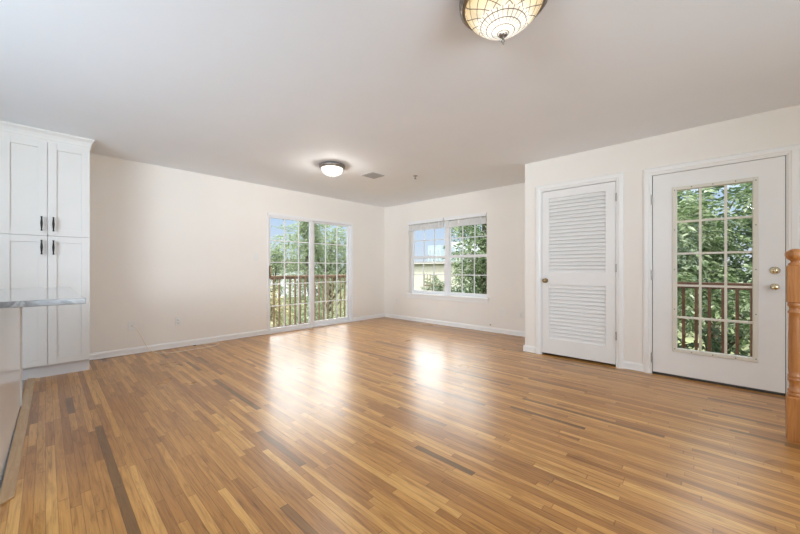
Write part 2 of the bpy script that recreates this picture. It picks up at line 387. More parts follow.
# ------------------------------------------------------------------ sliding glass door (door_1)
def ring(mb, x0, x1, z0, z1, wl, wr, wt, wb, y0, y1):
    mb.box((x0, y0, z0), (x0+wl, y1, z1)); mb.box((x1-wr, y0, z0), (x1, y1, z1))
    mb.box((x0+wl, y0, z1-wt), (x1-wr, y1, z1)); mb.box((x0+wl, y0, z0), (x1-wr, y1, z0+wb))
t = thing('door_1', ((SX0+SX1)/2, A+.05, 0), 'white framed glass sliding door with grid muntins onto the balcony', 'sliding door', kind='structure')
mb = MB(); ring(mb, SX0, SX1, 0, SZ, .025, .035, .03, .03, A-.006, A+.12)
mb.box((SX0-.006, A-.008, 0), (SX0+.012, A, SZ+.012)).box((SX1-.012, A-.008, 0), (SX1+.006, A, SZ+.012)).box((SX0-.006, A-.008, SZ-.01), (SX1+.006, A, SZ+.012))
mb.box((SX0+.03, A+.03, .03), (SX1-.03, A+.036, .042))
mb.build('door_frame', M['vinyl'], t, .002)
def slide_panel(x0, x1, z0, z1, y0, y1, wl, wr, wt, wb, gz, gx, name):
    mb = MB(); ring(mb, x0, x1, z0, z1, wl, wr, wt, wb, y0, y1); p = mb.build(name, M['vinyl'], t, .003)
    g = MB(); ym = (y0+y1)/2; g.box((x0+wl-.003, ym-.003, z0+wb-.003), (x1-wr+.003, ym+.003, z1-wt+.003)); g.build('pane', M['glass'], p)
    m = MB()
    for x in gx: m.box((x-.009, ym-.007, z0+wb), (x+.009, ym+.007, z1-wt))
    for z in gz: m.box((x0+wl, ym-.0065, z-.008), (x1-wr, ym+.0065, z+.008))
    m.build('muntin_grid', M['vinyl'], p); return p
GZ = [1.552, 1.187, .82, .452]
p1 = slide_panel(2.521, 3.362, .03, 1.965, A+.012, A+.052, .03, .068, .035, .055, GZ, [2.81, 3.077], 'sliding_panel')
p2 = slide_panel(3.365, 4.25, .03, 1.965, A+.062, A+.102, .058, .055, .035, .07, GZ, [3.679, 3.943], 'fixed_panel')
mb = MB().tube([(2.536, A-.004, .93), (2.536, A-.028, .95), (2.536, A-.034, 1.02), (2.536, A-.028, 1.1), (2.536, A-.004, 1.12)], .008, 8).box((2.526, A-.006, .92), (2.547, A+.012, 1.13))
tag(mb.build('pull_handle', M['antique'], p1), 'dark brown pull handle')

# ------------------------------------------------------------------ double window (window_1)
t = thing('window_1', (B+.07, (WY0+WY1)/2, WZ0), 'white double-hung twin window with grids and blinds on the far wall', 'window', kind='structure')
XP = B+.10
WM = 3.70
mb = MB()
def rb(y0, y1, z0, z1, x0=XP, x1=XP+.05): mb.box((x0, y0, z0), (x1, y1, z1))
rb(WY0, WY0+.02, WZ0, WZ1); rb(WY1-.02, WY1, WZ0, WZ1); rb(WY0, WY1, WZ1-.04, WZ1); rb(WY0, WY1, WZ0, WZ0+.02); rb(WM-.04, WM+.04, WZ0, WZ1, XP-.012)
mb.build('window_frame', M['vinyl'], t, .002)
for (y0, y1) in ((WM+.04, WY1-.02), (WY0+.02, WM-.04)):
    for (z0, z1, dx) in ((WZ0+.02, 1.335, .004), (1.285, WZ1-.04, .022)):
        mb = MB(); x0, x1 = XP+dx, XP+dx+.016
        mb.box((x0, y0, z0), (x1, y0+.032, z1)).box((x0, y1-.032, z0), (x1, y1, z1)).box((x0, y0+.032, z0), (x1, y1-.032, z0+.04)).box((x0, y0+.032, z1-.045), (x1, y1-.032, z1))
        if dx < .01: mb.box((x0-.012, (y0+y1)/2-.03, z1), (x1, (y0+y1)/2+.03, z1+.014))
        s_ = mb.build('sash', M['vinyl'], t, .002)
        xm = (x0+x1)/2
        MB().box((xm-.002, y0+.03, z0+.047), (xm+.002, y1-.03, z1-.047)).build('pane', M['glass'], s_)
        g = MB()
        for k in (1, 2):
            yy = y0+.032+(y1-y0-.064)*k/3; g.box((xm-.006, yy-.0085, z0+.04), (xm+.006, yy+.0085, z1-.05))
        zz = (z0+z1)/2 if dx < .01 else 1.655
        g.box((xm-.0055, y0+.032, zz-.0085), (xm+.0055, y1-.032, zz+.0085))
        g.build('muntin_grid', M['vinyl'], s_)
mb = MB().box((B-.035, 2.765, .545), (XP, 4.655, .573)); mb.build('window_sill', M['trim'], t, .004)
MB().box((B-.014, 2.785, .478), (B-.001, 4.635, .545)).build('sill_apron', M['trim'], t, .003)

# blinds, raised
def blind(y0, y1, label):
    b = thing('pleated_blind', (B+.02, (y0+y1)/2, 1.90), label, 'blind', 'raised blinds in the double window')
    MB().box((B-.022, y0, 1.985), (B+.028, y1, 2.046)).build('headrail', M['vinyl'], b, .003)
    m = MB()
    for i in range(11):
        z = 1.876+i*.0085; m.box((B-.016, y0+.012, z), (B+.020, y1-.012, z+.0055))
    m.build('shade_stack', M['shade'], b)
    MB().box((B-.018, y0+.01, 1.856), (B+.022, y1-.01, 1.874)).build('bottom_rail', M['vinyl'], b, .003)
    for k in range(4):
        yy = y0+.1+(y1-y0-.2)*k/3
        MB().box((B-.020, yy-.008, 1.858), (B-.0165, yy+.008, 1.985)).build('ladder_tape', M['tape'], b)
    return b
blind(3.71, 4.606, 'raised white blind over the left window half, above the cream house view')
blind(2.815, 3.69, 'raised white blind at the top of the right window half, above the leafy view')

# ------------------------------------------------------------------ door casings (trim)
def casing(name, y0, y1, ztop, label, w=.062):
    mb = MB()
    pr = [(0, 0), (.010, 0), (.012, .010), (.018, .018), (.018, .045), (.013, w-.004), (.006, w), (0, w)]  # depth, across (from inner edge)
    n = len(pr)
    # path with mitred corners: up the left (y1), across, down the right (y0)
    path = [((y1, 0), (1, 0)), ((y1, ztop), (1, 1)), ((y0, ztop), (-1, 1)), ((y0, 0), (-1, 0))]
    vs = []
    for (yy, zz), (oy, oz) in path:
        for d, a in pr: vs.append((C-d, yy+oy*a, zz+oz*a))
    fs = []
    for i in range(3):
        for k in range(n): fs.append((i*n+k, i*n+(k+1) % n, (i+1)*n+(k+1) % n, (i+1)*n+k))
    fs += [tuple(range(n)), tuple(range(3*n, 4*n))]
    mb.add(vs, fs)
    # jambs inside the wall
    mb.box((C, y0-.012+.012, 0), (C+T, y0+.012, ztop)).box((C, y1-.012, 0), (C+T, y1, ztop)).box((C, y0+.012, ztop-.012), (C+T, y1-.012, ztop))
    return tag(mb.build(name, M['trim']), label, 'door casing', kind='structure')
casing('trim_1', CL0, CL1, CLZ, 'white casing around the louvered closet door')
casing('trim_2', EN0, EN1, ENZ, 'white casing around the glazed entry door')

# ------------------------------------------------------------------ closet door (door_2)
D = C+.004
t = thing('door_2', (D, (CL0+CL1)/2, .01), 'white closet door with two louvered panels', 'closet door', kind='structure')
y0, y1, z0, z1 = CL0+.0155, CL1-.016, .028, CLZ-.018
mb = MB()
LY0, LY1 = .862, 1.474
for (a, b, c, d) in ((y0, LY0, z0, z1), (LY1, y1, z0, z1), (LY0, LY1, z0, .212), (LY0, LY1, .882, 1.034), (LY0, LY1, 1.95, z1)):
    mb.box((D, a, c), (D+.035, b, d))
mb.build('door_leaf', M['door'], t)
for (a, b) in ((.212, .882), (1.034, 1.95)):
    mb = MB(); n = int(round((b-a)/.0445)); st = (b-a)/n
    for i in range(n):
        zc = a+st*(i+.5)
        mb.add([(D+.003, LY0, zc-.0225), (D+.011, LY0, zc-.0245), (D+.032, LY0, zc+.020), (D+.025, LY0, zc+.022),
                (D+.003, LY1, zc-.0225), (D+.011, LY1, zc-.0245), (D+.032, LY1, zc+.020), (D+.025, LY1, zc+.022)],
               [(0, 1, 2, 3), (7, 6, 5, 4), (0, 4, 5, 1), (1, 5, 6, 2), (2, 6, 7, 3), (3, 7, 4, 0)])
    mb.build('louver_panel', M['door'], t)
def knob(parent, y, z, m, r=.027, name='door_knob', s=1.0):
    prof = [(.001, 0), (r*1.1, -.000), (r*1.12, -.005), (r*.5, -.009), (r*.42, -.022), (r*.75, -.030), (r, -.040), (r*.95, -.052), (r*.6, -.060), (.001, -.062)]
    return MB().lathe([(a, D+h*s) for a, h in prof], (0, y, z), 24, axis=0).build(name, m, parent)
# lathe around X: profile heights are x positions
tag(knob(t, 1.513, .932, M['antique']), 'antique brass round knob')
for z in (1.864, 1.087, .343):
    MB().lathe([(.0065, z-.045), (.0065, z+.045)], (C-.006, CL0+.009, 0), 10).box((C-.002, CL0+.004, z-.045), (C+.006, CL0+.016, z+.045)).build('hinge', M['hinge'], t)

# ------------------------------------------------------------------ entry door (door_3)
t = thing('door_3', (D, (EN0+EN1)/2, .01), 'white entry door with a fifteen-pane glazed opening', 'entry door', kind='structure')
y0, y1, z0, z1 = EN0+.017, EN1-.018, .024, ENZ-.017
GY0, GY1, GZ0, GZ1 = -.272, .252, .285, 1.858
mb = MB()
for (a, b, c, d) in ((y0, GY0, z0, z1), (GY1, y1, z0, z1), (GY0, GY1, z0, GZ0), (GY0, GY1, GZ1, z1)): mb.box((D, a, c), (D+.042, b, d))
mb.build('door_leaf', M['door'], t)
mb = MB()
for (a, b, c, d) in ((GY0-.03, GY0+.004, GZ0-.03, GZ1+.03), (GY1-.004, GY1+.03, GZ0-.03, GZ1+.03), (GY0+.004, GY1-.004, GZ0-.03, GZ0+.004), (GY0+.004, GY1-.004, GZ1-.004, GZ1+.03)):
    mb.box((D-.012, a, c), (D-.0004, b, d)); mb.box((D+.0424, a, c), (D+.052, b, d))
lf = mb.build('lite_frame', M['lite_frame'], t, .004)
for (yy, zz) in [(GY0-.014, GZ0+(GZ1-GZ0)*k/4) for k in range(5)]+[(GY1+.014, GZ0+(GZ1-GZ0)*k/4) for k in range(5)]+[(yy, zz) for yy in (-.16, -.01, .14) for zz in (GZ0-.014, GZ1+.014)]:
    MB().lathe([(.0045, D-.0135), (.0045, D-.011)], (0, yy, zz), 8, axis=0).build('screw_plug', M['gap'], lf)
MB().box((D+.018, GY0, GZ0), (D+.024, GY1, GZ1)).build('pane', M['glass'], t)
mb = MB()
for k in (1, 2):
    yy = GY0+(GY1-GY0)*k/3; mb.box((D+.006, yy-.0095, GZ0+.003), (D+.034, yy+.0095, GZ1-.003))
for k in (1, 2, 3, 4):
    zz = GZ0+(GZ1-GZ0)*k/5; mb.box((D+.0065, GY0+.003, zz-.0095), (D+.0335, GY1-.003, zz+.0095))
mb.build('muntin_grid', M['lite_frame'], t)
mb = MB().box((C+.02, y0-.006, .012), (C+.03, y0-.0005, z1+.006)).box((C+.02, y1+.0005, .012), (C+.03, y1+.006, z1+.006)).box((C+.02, y0, z1+.0005), (C+.03, y1, z1+.006))
mb.build('weatherstrip', M['gap'], t)
MB().box((C+.004, EN0+.012, .002), (C+T+.03, EN1-.012, .022)).build('sill_plate', M['gap'], t)
tag(knob(t, -.397, .923, M['brass'], .025), 'polished brass round knob')
mb = MB().lathe([(.001, D), (.031, D), (.032, D-.006), (.024, D-.012), (.022, D-.02), (.001, D-.021)], (0, -.398, 1.064), 24, axis=0)
mb.box((D-.036, -.403, 1.048), (D-.02, -.393, 1.08)); tag(mb.build('deadbolt', M['brass'], t), 'polished brass deadbolt turn')
for z in (1.79, 1.014, .166):
    MB().lathe([(.0065, z-.05), (.0065, z+.05)], (C-.005, EN1-.011, 0), 10).box((C-.002, EN1-.018, z-.05), (C+.006, EN1-.004, z+.05)).build('hinge', M['hinge'], t)

# ------------------------------------------------------------------ tall pantry cabinet
CX0, CX1, CYF = -.293, .319, 4.78
t = thing('pantry_cabinet', ((CX0+CX1)/2, 5.05, 0), 'tall white shaker pantry cabinet with four doors and black handles', 'cabinet')
MB().box((CX0, CYF+.022, .118), (CX1, A-.002, 2.36)).build('carcass', M['cab'], t, .001)
MB().box((CX0, CYF+.075, 0), (CX1, A-.002, .118)).build('toe_kick', M['toe'], t)
def shaker(x0, x1, z0, z1, hx, hz0):
    m = MB(); fr = .062
    m.box((x0, CYF, z0), (x0+fr, CYF+.02, z1)).box((x1-fr, CYF, z0), (x1, CYF+.02, z1)).box((x0+fr, CYF, z0), (x1-fr, CYF+.02, z0+fr)).box((x0+fr, CYF, z1-fr), (x1-fr, CYF+.02, z1))
    m.box((x0+fr, CYF+.009, z0+fr), (x1-fr, CYF+.018, z1-fr))
    d = m.build('cabinet_door', M['cab'], t, .0012)
    h = MB(); zc = hz0+.0675
    h.lathe([(.0052, hz0), (.0052, hz0+.02), (.0065, hz0+.03), (.0095, zc), (.0065, hz0+.105), (.0052, hz0+.115), (.0052, hz0+.135)], (hx, CYF-.03, 0), 12)
    h.lathe([(.0075, hz0-.003), (.0075, hz0+.004)], (hx, CYF-.03, 0), 12).lathe([(.0075, hz0+.131), (.0075, hz0+.138)], (hx, CYF-.03, 0), 12)
    for zz in (hz0+.012, hz0+.123): h.lathe([(.0045, CYF-.03), (.006, CYF)], (hx, 0, zz), 10, axis=1)
    tag(h.build('handle', M['black'], d), 'black spindle bar handle')
MX = .0125
for (z0, z1, hz) in ((1.405, 2.326, 1.452), (.128, 1.401, 1.222)):
    shaker(CX0+.002, MX-.0015, z0, z1, MX-.040, hz); shaker(MX+.0015, CX1-.001, z0, z1, MX+.040, hz)
# crown moulding, mitred round the right end
pr = [(0, 2.326), (.003, 2.35), (.006, 2.356), (.008, 2.375), (.016, 2.40), (.028, 2.418), (.033, 2.424), (.034, 2.4395), (0, 2.4395)]
n = len(pr); y_f = CYF+.004; vs = []
for d, z in pr: vs.append((CX0, y_f-d, z))
for d, z in pr: vs.append((CX1+d, y_f-d, z))
for d, z in pr: vs.append((CX1+d, A-.003, z))
fs = [tuple(range(n)), tuple(range(2*n, 3*n))]
for i in range(2):
    for k in range(n): fs.append((i*n+k, i*n+(k+1) % n, (i+1)*n+(k+1) % n, (i+1)*n+k))
mb = MB(); mb.add(vs, fs); mb.build('crown_moulding', M['cab'], t)
o = MB().box((CX0-.62, CYF, .118), (CX0-.006, A-.002, 2.36)).box((CX0-.62, CYF+.075, 0), (CX0-.006, A-.002, .118)).build('pantry_cabinet', M['cab'], bevel=.002)
tag(o, 'second white cabinet at the left of the tall pantry cabinet', 'cabinet')

# ------------------------------------------------------------------ peninsula
t = thing('peninsula_cabinet', (-.48, 3.2, 0), 'white kitchen peninsula base with a plain side panel under the marble top', 'cabinet')
MB().box((-.78, 2.46, .0), (-.176, 3.93, .895)).build('carcass', M['cab'], t, .002)
MB().prism([(-.172, 2.39), (-.160, 2.39), (-.134, 3.915), (-.148, 3.915)], 2, .003, .894).build('side_panel', M['gloss'], t, .0015)
MB().box((-.155, 3.916, .003), (-.126, 3.955, .894)).build('corner_post', M['cab'], t, .003)
o = MB().box((-.82, 2.40, .896), (.145, 3.97, .926)).build('countertop', M['marble'], bevel=.002)
tag(o, 'grey veined marble countertop overhanging the white peninsula', 'countertop')
mb = MB(); zs = .012
poly = [(-.150, 2.345), (-.102, 2.40), (-.068, 4.853), (-.119, 4.853)]
mb.add([(x, y, 0) for x, y in poly]+[(x, y, zs if i in (0, 3) else .006) for i, (x, y) in enumerate(poly)], [(3, 2, 1, 0), (4, 5, 6, 7), (0, 1, 5, 4), (1, 2, 6, 5), (2, 3, 7, 6), (3, 0, 4, 7)])
tag(mb.build('trim_3', M['strip']), 'flat wooden edge strip between the oak floor and the kitchen', 'threshold strip', kind='structure')

# ------------------------------------------------------------------ newel post
NX, NY = 3.235, -.385
t = thing('newel_post', (NX, NY, 0), 'turned golden oak newel post with a ball top at the right edge', 'newel post')
def block(z0, z1, w=.035, ch=.012):
    m = MB(); c = .6
    rings = [(z0, w-.006 if z0 > 0 else w), (z0+ch*.6, w), (z1-ch*.6, w), (z1, w-.006)]
    vs = []
    for z, r in rings: vs += [(NX-r, NY-r, z), (NX+r, NY-r, z), (NX+r, NY+r, z), (NX-r, NY+r, z)]
    fs = [(3, 2, 1, 0), (12, 13, 14, 15)]
    for i in range(3):
        for k in range(4): fs.append((i*4+k, i*4+(k+1) % 4, (i+1)*4+(k+1) % 4, (i+1)*4+k))
    m.add(vs, fs); return m
block(0, .276, .036).build('base_block', M['oak'], t, .002)
block(.863, 1.101).build('top_block', M['oak'], t, .002)
prof = [(.030, .276), (.033, .284), (.033, .292), (.027, .298), (.031, .304), (.031, .312), (.025, .322), (.0235, .345), (.026, .366), (.031, .376), (.032, .386), (.027, .392), (.031, .399), (.031, .407), (.027, .413),
        (.0285, .44), (.0285, .60), (.0265, .76), (.0265, .795), (.031, .800), (.031, .810), (.026, .815), (.024, .828), (.026, .838), (.032, .845), (.032, .855), (.030, .863)]
MB().lathe(prof, (NX, NY, 0), 32).build('turned_shaft', M['oak'], t)
prof = [(.027, 1.101), (.029, 1.106), (.029, 1.112), (.021, 1.117), (.018, 1.124), (.021, 1.131), (.031, 1.139), (.039, 1.150), (.043, 1.164), (.042, 1.178), (.036, 1.191), (.025, 1.200), (.012, 1.205), (.001, 1.206)]
MB().lathe(prof, (NX, NY, 0), 32).build('ball_finial', M['oak'], t)

# ------------------------------------------------------------------ ceiling lamps
def bowl_mat(name, kind):
    m = bpy.data.materials.new(name); m.use_nodes = True; nt = m.node_tree; nt.nodes.clear()
    o = N(nt, 'ShaderNodeOutputMaterial'); em = N(nt, 'ShaderNodeEmission'); tr = N(nt, 'ShaderNodeBsdfTransparent'); mx = N(nt, 'ShaderNodeMixShader')
    if kind == 'frosted':
        v = coords(nt, (1, 1, 1)); nt.links.new(ramp(nt, noise(nt, v, 8), [(.3, (1, .97, .93)), (.7, (1, .99, .97))]), em.inputs[0])
        em.inputs[1].default_value = 1.6; tr.inputs[0].default_value = (1, .98, .95, 1); mx.inputs[0].default_value = .5
    else:
        # leaded glass: radial cells, white towards the tip, amber lozenges towards the rim
        t_ = N(nt, 'ShaderNodeTexCoord'); s = N(nt, 'ShaderNodeSeparateXYZ'); nt.links.new(t_.outputs['Object'], s.inputs[0])
        ang = math_(nt, 'ARCTAN2', s.outputs[1], s.outputs[0])
        rad = math_(nt, 'SQRT', math_(nt, 'ADD', math_(nt, 'POWER', s.outputs[0], 2), math_(nt, 'POWER', s.outputs[1], 2)))
        an = math_(nt, 'MULTIPLY', ang, 28/(2*PI)); ra = math_(nt, 'DIVIDE', rad, .027)
        inner = math_(nt, 'LESS_THAN', rad, .121); ro = math_(nt, 'DIVIDE', rad, .019)
        fa = math_(nt, 'ABSOLUTE', math_(nt, 'SUBTRACT', math_(nt, 'FRACT', an), .5))
        fr = math_(nt, 'ABSOLUTE', math_(nt, 'SUBTRACT', math_(nt, 'FRACT', ra), .5))
        # diamonds outside
        d1 = math_(nt, 'ABSOLUTE', math_(nt, 'SUBTRACT', math_(nt, 'FRACT', math_(nt, 'ADD', math_(nt, 'MULTIPLY', an, .5), math_(nt, 'MULTIPLY', ro, .5))), .5))
        d2 = math_(nt, 'ABSOLUTE', math_(nt, 'SUBTRACT', math_(nt, 'FRACT', math_(nt, 'SUBTRACT', math_(nt, 'MULTIPLY', an, .5), math_(nt, 'MULTIPLY', ro, .5))), .5))
        li = math_(nt, 'MAXIMUM', fa, fr); lo = math_(nt, 'MAXIMUM', d1, d2)
        lead_i = math_(nt, 'GREATER_THAN', li, .44); lead_o = math_(nt, 'GREATER_THAN', lo, .455)
        lead = math_(nt, 'ADD', math_(nt, 'MULTIPLY', lead_i, inner), math_(nt, 'MULTIPLY', lead_o, math_(nt, 'SUBTRACT', 1, inner)))
        cr = ramp(nt, math_(nt, 'DIVIDE', rad, .2), [(0, (1.0, .93, .80)), (.2, (1.25, 1.2, 1.1)), (.58, (1.2, 1.1, .95)), (.72, (1.0, .84, .58)), (1, (.92, .66, .32))])
        cells = N(nt, 'ShaderNodeTexVoronoi'); cells.inputs['Scale'].default_value = 22; nt.links.new(t_.outputs['Object'], cells.inputs[0])
        va = ramp(nt, cells.outputs[1], [(0, (.72, .70, .66)), (1, (1.1, 1.1, 1.1))])
        m1 = N(nt, 'ShaderNodeMix', data_type='RGBA', blend_type='MULTIPLY'); m1.inputs[0].default_value = 1; nt.links.new(cr, m1.inputs[6]); nt.links.new(va, m1.inputs[7])
        m2 = N(nt, 'ShaderNodeMix', data_type='RGBA'); nt.links.new(lead, m2.inputs[0]); nt.links.new(m1.outputs[2], m2.inputs[6]); m2.inputs[7].default_value = (.16, .13, .10, 1)
        nt.links.new(m2.outputs[2], em.inputs[0]); em.inputs[1].default_value = 1.0
        nt.links.new(m2.outputs[2], tr.inputs[0]); mx.inputs[0].default_value = .9
    nt.links.new(tr.outputs[0], mx.inputs[1]); nt.links.new(em.outputs[0], mx.inputs[2]); nt.links.new(mx.outputs[0], o.inputs[0]); return m
M['frosted'] = bowl_mat('lit_frosted_glass', 'frosted'); M['leaded'] = bowl_mat('lit_leaded_glass', 'leaded')

def lamp_light(t, loc, energy, r=.06, col=(1, .975, .95)):
    l = bpy.data.lights.new('bulb', 'POINT'); l.energy = energy; l.shadow_soft_size = r; l.color = col
    o = bpy.data.objects.new('bulb', l); COL.objects.link(o); o.parent = t; o.location = Vector(loc)-WORLD[t.name]; return o
def dome_lamp(x, y, label, group=None, R=.17, energy=LAMP):
    t = thing('ceiling_light', (x, y, H-.16), label, 'ceiling light', group)
    MB().lathe([(.001, H-.001), (R*.90, H-.001), (R*.97, H-.010), (R*1.0, H-.022), (R*.99, H-.034), (R*.93, H-.046), (R*.86, H-.053), (R*.82, H-.050), (R*.86, H-.02), (.001, H-.012)], (x, y, 0), 48).build('metal_pan', M['bronze'], t)
    prof = [(R*.82*math.cos(a), H-.050-.095*math.sin(a)) for a in [i*PI/2/12 for i in range(12)]]+[(.004, H-.145)]
    mb = MB(); nn = 48; vs = []; fs = []
    for r, h in prof:
        for k in range(nn): vs.append((x+r*math.cos(2*PI*k/nn), y+r*math.sin(2*PI*k/nn), h))
    for i in range(len(prof)-1):
        for k in range(nn): fs.append((i*nn+k, i*nn+(k+1) % nn, (i+1)*nn+(k+1) % nn, (i+1)*nn+k))
    mb.add(vs, fs, True); mb.build('glass_bowl', M['frosted'], t)
    MB().lathe([(.001, H-.138), (.010, H-.143), (.009, H-.149), (.005, H-.153), (.0065, H-.157), (.001, H-.163)], (x, y, 0), 16).build('finial', M['bronze'], t)
    lamp_light(t, (x, y, H-.075), energy)
    return t
dome_lamp(2.57, 3.63, 'small round ceiling light with a white glass bowl and bronze rim', energy=LAMP*1.5)
dome_lamp(-1.55, 3.1, 'added round fill light over the kitchen, unseen left of the frame', energy=LAMP*1.0)  # this and the next two are unseen lamps added to brighten the room
dome_lamp(-1.2, -.6, 'added round fill light, unseen behind the camera by the kitchen', energy=LAMP*1.6)
dome_lamp(1.8, -1.7, 'added round fill light, unseen at the rear of the room', energy=LAMP*1.6)

tx, ty = 1.554, .755; R = .215
t = thing('stained_glass_ceiling_light', (tx, ty, H-.26), 'large leaded amber and white glass ceiling light with a bronze pan at the top edge', 'ceiling light')
MB().lathe([(.001, H-.001), (R*.88, H-.001), (R*.96, H-.008), (R, H-.03), (R*.985, H-.05), (R*.90, H-.066), (R*.86, H-.064), (R*.88, H-.02), (.001, H-.015)], (tx, ty, 0), 64).build('metal_pan', M['bronze'], t)
prof = [(.184, H-.060), (.180, H-.074), (.170, H-.092), (.154, H-.112), (.134, H-.131), (.112, H-.149), (.088, H-.165), (.063, H-.179), (.038, H-.190), (.02, H-.196), (.01, H-.198)]
mb = MB(); nn = 72; vs = []; fs = []
for r, h in prof:
    for k in range(nn): vs.append((tx+r*math.cos(2*PI*k/nn), ty+r*math.sin(2*PI*k/nn), h))
for i in range(len(prof)-1):
    for k in range(nn): fs.append((i*nn+k, i*nn+(k+1) % nn, (i+1)*nn+(k+1) % nn, (i+1)*nn+k))
mb.add(vs, fs, True); mb.build('leaded_glass_bowl', M['leaded'], t)
MB().lathe([(.001, H-.192), (.020, H-.196), (.022, H-.202), (.014, H-.209), (.006, H-.212), (.005, H-.222), (.009, H-.226), (.009, H-.232), (.004, H-.238), (.006, H-.243), (.001, H-.250)], (tx, ty, 0), 24).build('finial', M['bronze'], t)
lamp_light(t, (tx, ty, H-.10), LAMP*1.0, .05, (1, .97, .93))

# ------------------------------------------------------------------ vent, sprinkler
t = thing('ceiling_vent', (3.26, 3.595, H-.012), 'square slatted white air vent in the ceiling by the small light', 'air vent')
a0, a1, b0, b1 = 3.14, 3.38, 3.48, 3.71
mb = MB(); mb.box((a0, b0, H-.008), (a1, b0+.022, H-.0005)).box((a0, b1-.022, H-.008), (a1, b1, H-.0005)).box((a0, b0+.022, H-.008), (a0+.022, b1-.022, H-.0005)).box((a1-.022, b0+.022, H-.008), (a1, b1-.022, H-.0005))
mb.box(((a0+a1)/2-.006, b0+.022, H-.009), ((a0+a1)/2+.006, b1-.022, H-.001)).box((a0+.022, (b0+b1)/2-.006, H-.009), (a1-.022, (b0+b1)/2+.006, H-.001))
mb.build('vent_frame', M['vent'], t)
MB().box((a0+.02, b0+.02, H-.0018), (a1-.02, b1-.02, H-.0004)).build('duct_opening', M['ventdark'], t)
mb = MB()
for i in range(6):
    y = b0+.034+i*(b1-b0-.068)/5; mb.add([(a0+.022, y, H-.002), (a1-.022, y, H-.002), (a1-.022, y+.012, H-.011), (a0+.022, y+.012, H-.011), (a0+.022, y+.0015, H-.002), (a1-.022, y+.0015, H-.002), (a1-.022, y+.0135, H-.011), (a0+.022, y+.0135, H-.011)],
            [(0, 1, 2, 3), (7, 6, 5, 4), (0, 4, 5, 1), (1, 5, 6, 2), (2, 6, 7, 3), (3, 7, 4, 0)])
mb.build('slats', M['vent'], t)
mb = MB().lathe([(.001, H-.0005), (.032, H-.0005), (.030, H-.008), (.012, H-.012), (.009, H-.03), (.014, H-.034), (.018, H-.045), (.018, H-.048), (.001, H-.05)], (3.70, 3.16, 0), 20)
tag(mb.build('fire_sprinkler', M['hinge']), 'small metal sprinkler head on the ceiling before the far window', 'sprinkler')

# ------------------------------------------------------------------ outlets, switch, cable
def plate_y(name, x, z, label, kind, cat, w=.072, h=.118):      # on the left wall
    t = thing(name, (x, A, z-h/2), label, cat)
    MB().box((x-w/2, A-.006, z-h/2), (x+w/2, A-.0003, z+h/2)).build('cover_plate', M['plate'], t, .002)
    if kind == 'outlet':
        for dz in (-.02, .02):
            r = MB().lathe([(.001, A-.006), (.0165, A-.006), (.0165, A-.0085), (.001, A-.0085)], (x, 0, z+dz), 20, axis=1).build('socket', M['trim'], t)
            MB().box((x-.008, A-.0092, z+dz-.004), (x-.0055, A-.0084, z+dz+.006)).box((x+.0055, A-.0092, z+dz-.004), (x+.008, A-.0092+.0008, z+dz+.006)).build('slot', M['slot'], r)
    elif kind == 'jack':
        MB().lathe([(.001, A-.006), (.006, A-.006), (.005, A-.014), (.001, A-.014)], (x, 0, z), 12, axis=1).build('coax_jack', M['hinge'], t)
    else:
        MB().box((x-.005, A-.016, z-.004), (x+.005, A-.005, z+.014)).build('toggle', M['trim'], t)
    return t
plate_y('cable_jack', .744, .36, 'white wall plate with the beige cable coming out, nearer the cabinet', 'jack', 'cable jack', .078, .12)
plate_y('wall_outlet', 1.243, .362, 'white wall outlet between the cable plate and the sliding door', 'outlet', 'outlet')
plate_y('light_switch', 2.307, 1.27, 'white light switch left of the sliding door', 'switch', 'light switch')
def plate_x(name, y, z, label, kind, cat, w=.072, h=.118):
    t = thing(name, (B, y, z-h/2), label, cat)
    MB().box((B-.006, y-w/2, z-h/2), (B-.0003, y+w/2, z+h/2)).build('cover_plate', M['plate'], t, .002)
    if kind == 'outlet':
        for dz in (-.02, .02):
            r = MB().lathe([(.001, B-.006), (.0165, B-.006), (.0165, B-.0085), (.001, B-.0085)], (0, y, z+dz), 20, axis=0).build('socket', M['trim'], t)
            MB().box((B-.0092, y-.008, z+dz-.004), (B-.0084, y-.0055, z+dz+.006)).box((B-.0092, y+.0055, z+dz-.004), (B-.0084, y+.008, z+dz+.006)).build('slot', M['slot'], r)
plate_x('wall_outlet', 2.211, .342, 'white wall outlet on the far wall beside the closet corner', 'outlet', 'outlet')
plate_x('blank_wall_plate', 2.534, .35, 'blank white wall plate right of the double window', 'blank', 'wall plate', .078, .15)
plate_x('wall_outlet', 4.93, .40, 'white wall outlet near the far corner left of the window', 'outlet', 'outlet')
mb = MB().lathe([(.001, B), (.012, B), (.010, B-.01), (.005, B-.03), (.001, B-.03)], (0, 2.74, .125), 12, axis=0)
tag(mb.build('door_stop', M['hinge']), 'tiny metal stub above the baseboard below the window sill corner', 'door stop')
pts = [(.746, A-.014, .358), (.78, A-.03, .33), (.82, A-.04, .25), (.86, A-.05, .15), (.90, A-.07, .06), (.95, A-.14, .012), (1.0, A-.22, .005), (1.08, A-.28, .004), (1.2, A-.30, .004), (1.35, A-.30, .004), (1.5, A-.29, .004), (1.62, A-.26, .004), (1.70, A-.17, .004), (1.71, A-.09, .004), (1.62, A-.055, .004), (1.50, A-.045, .004), (1.44, A-.06, .006)]
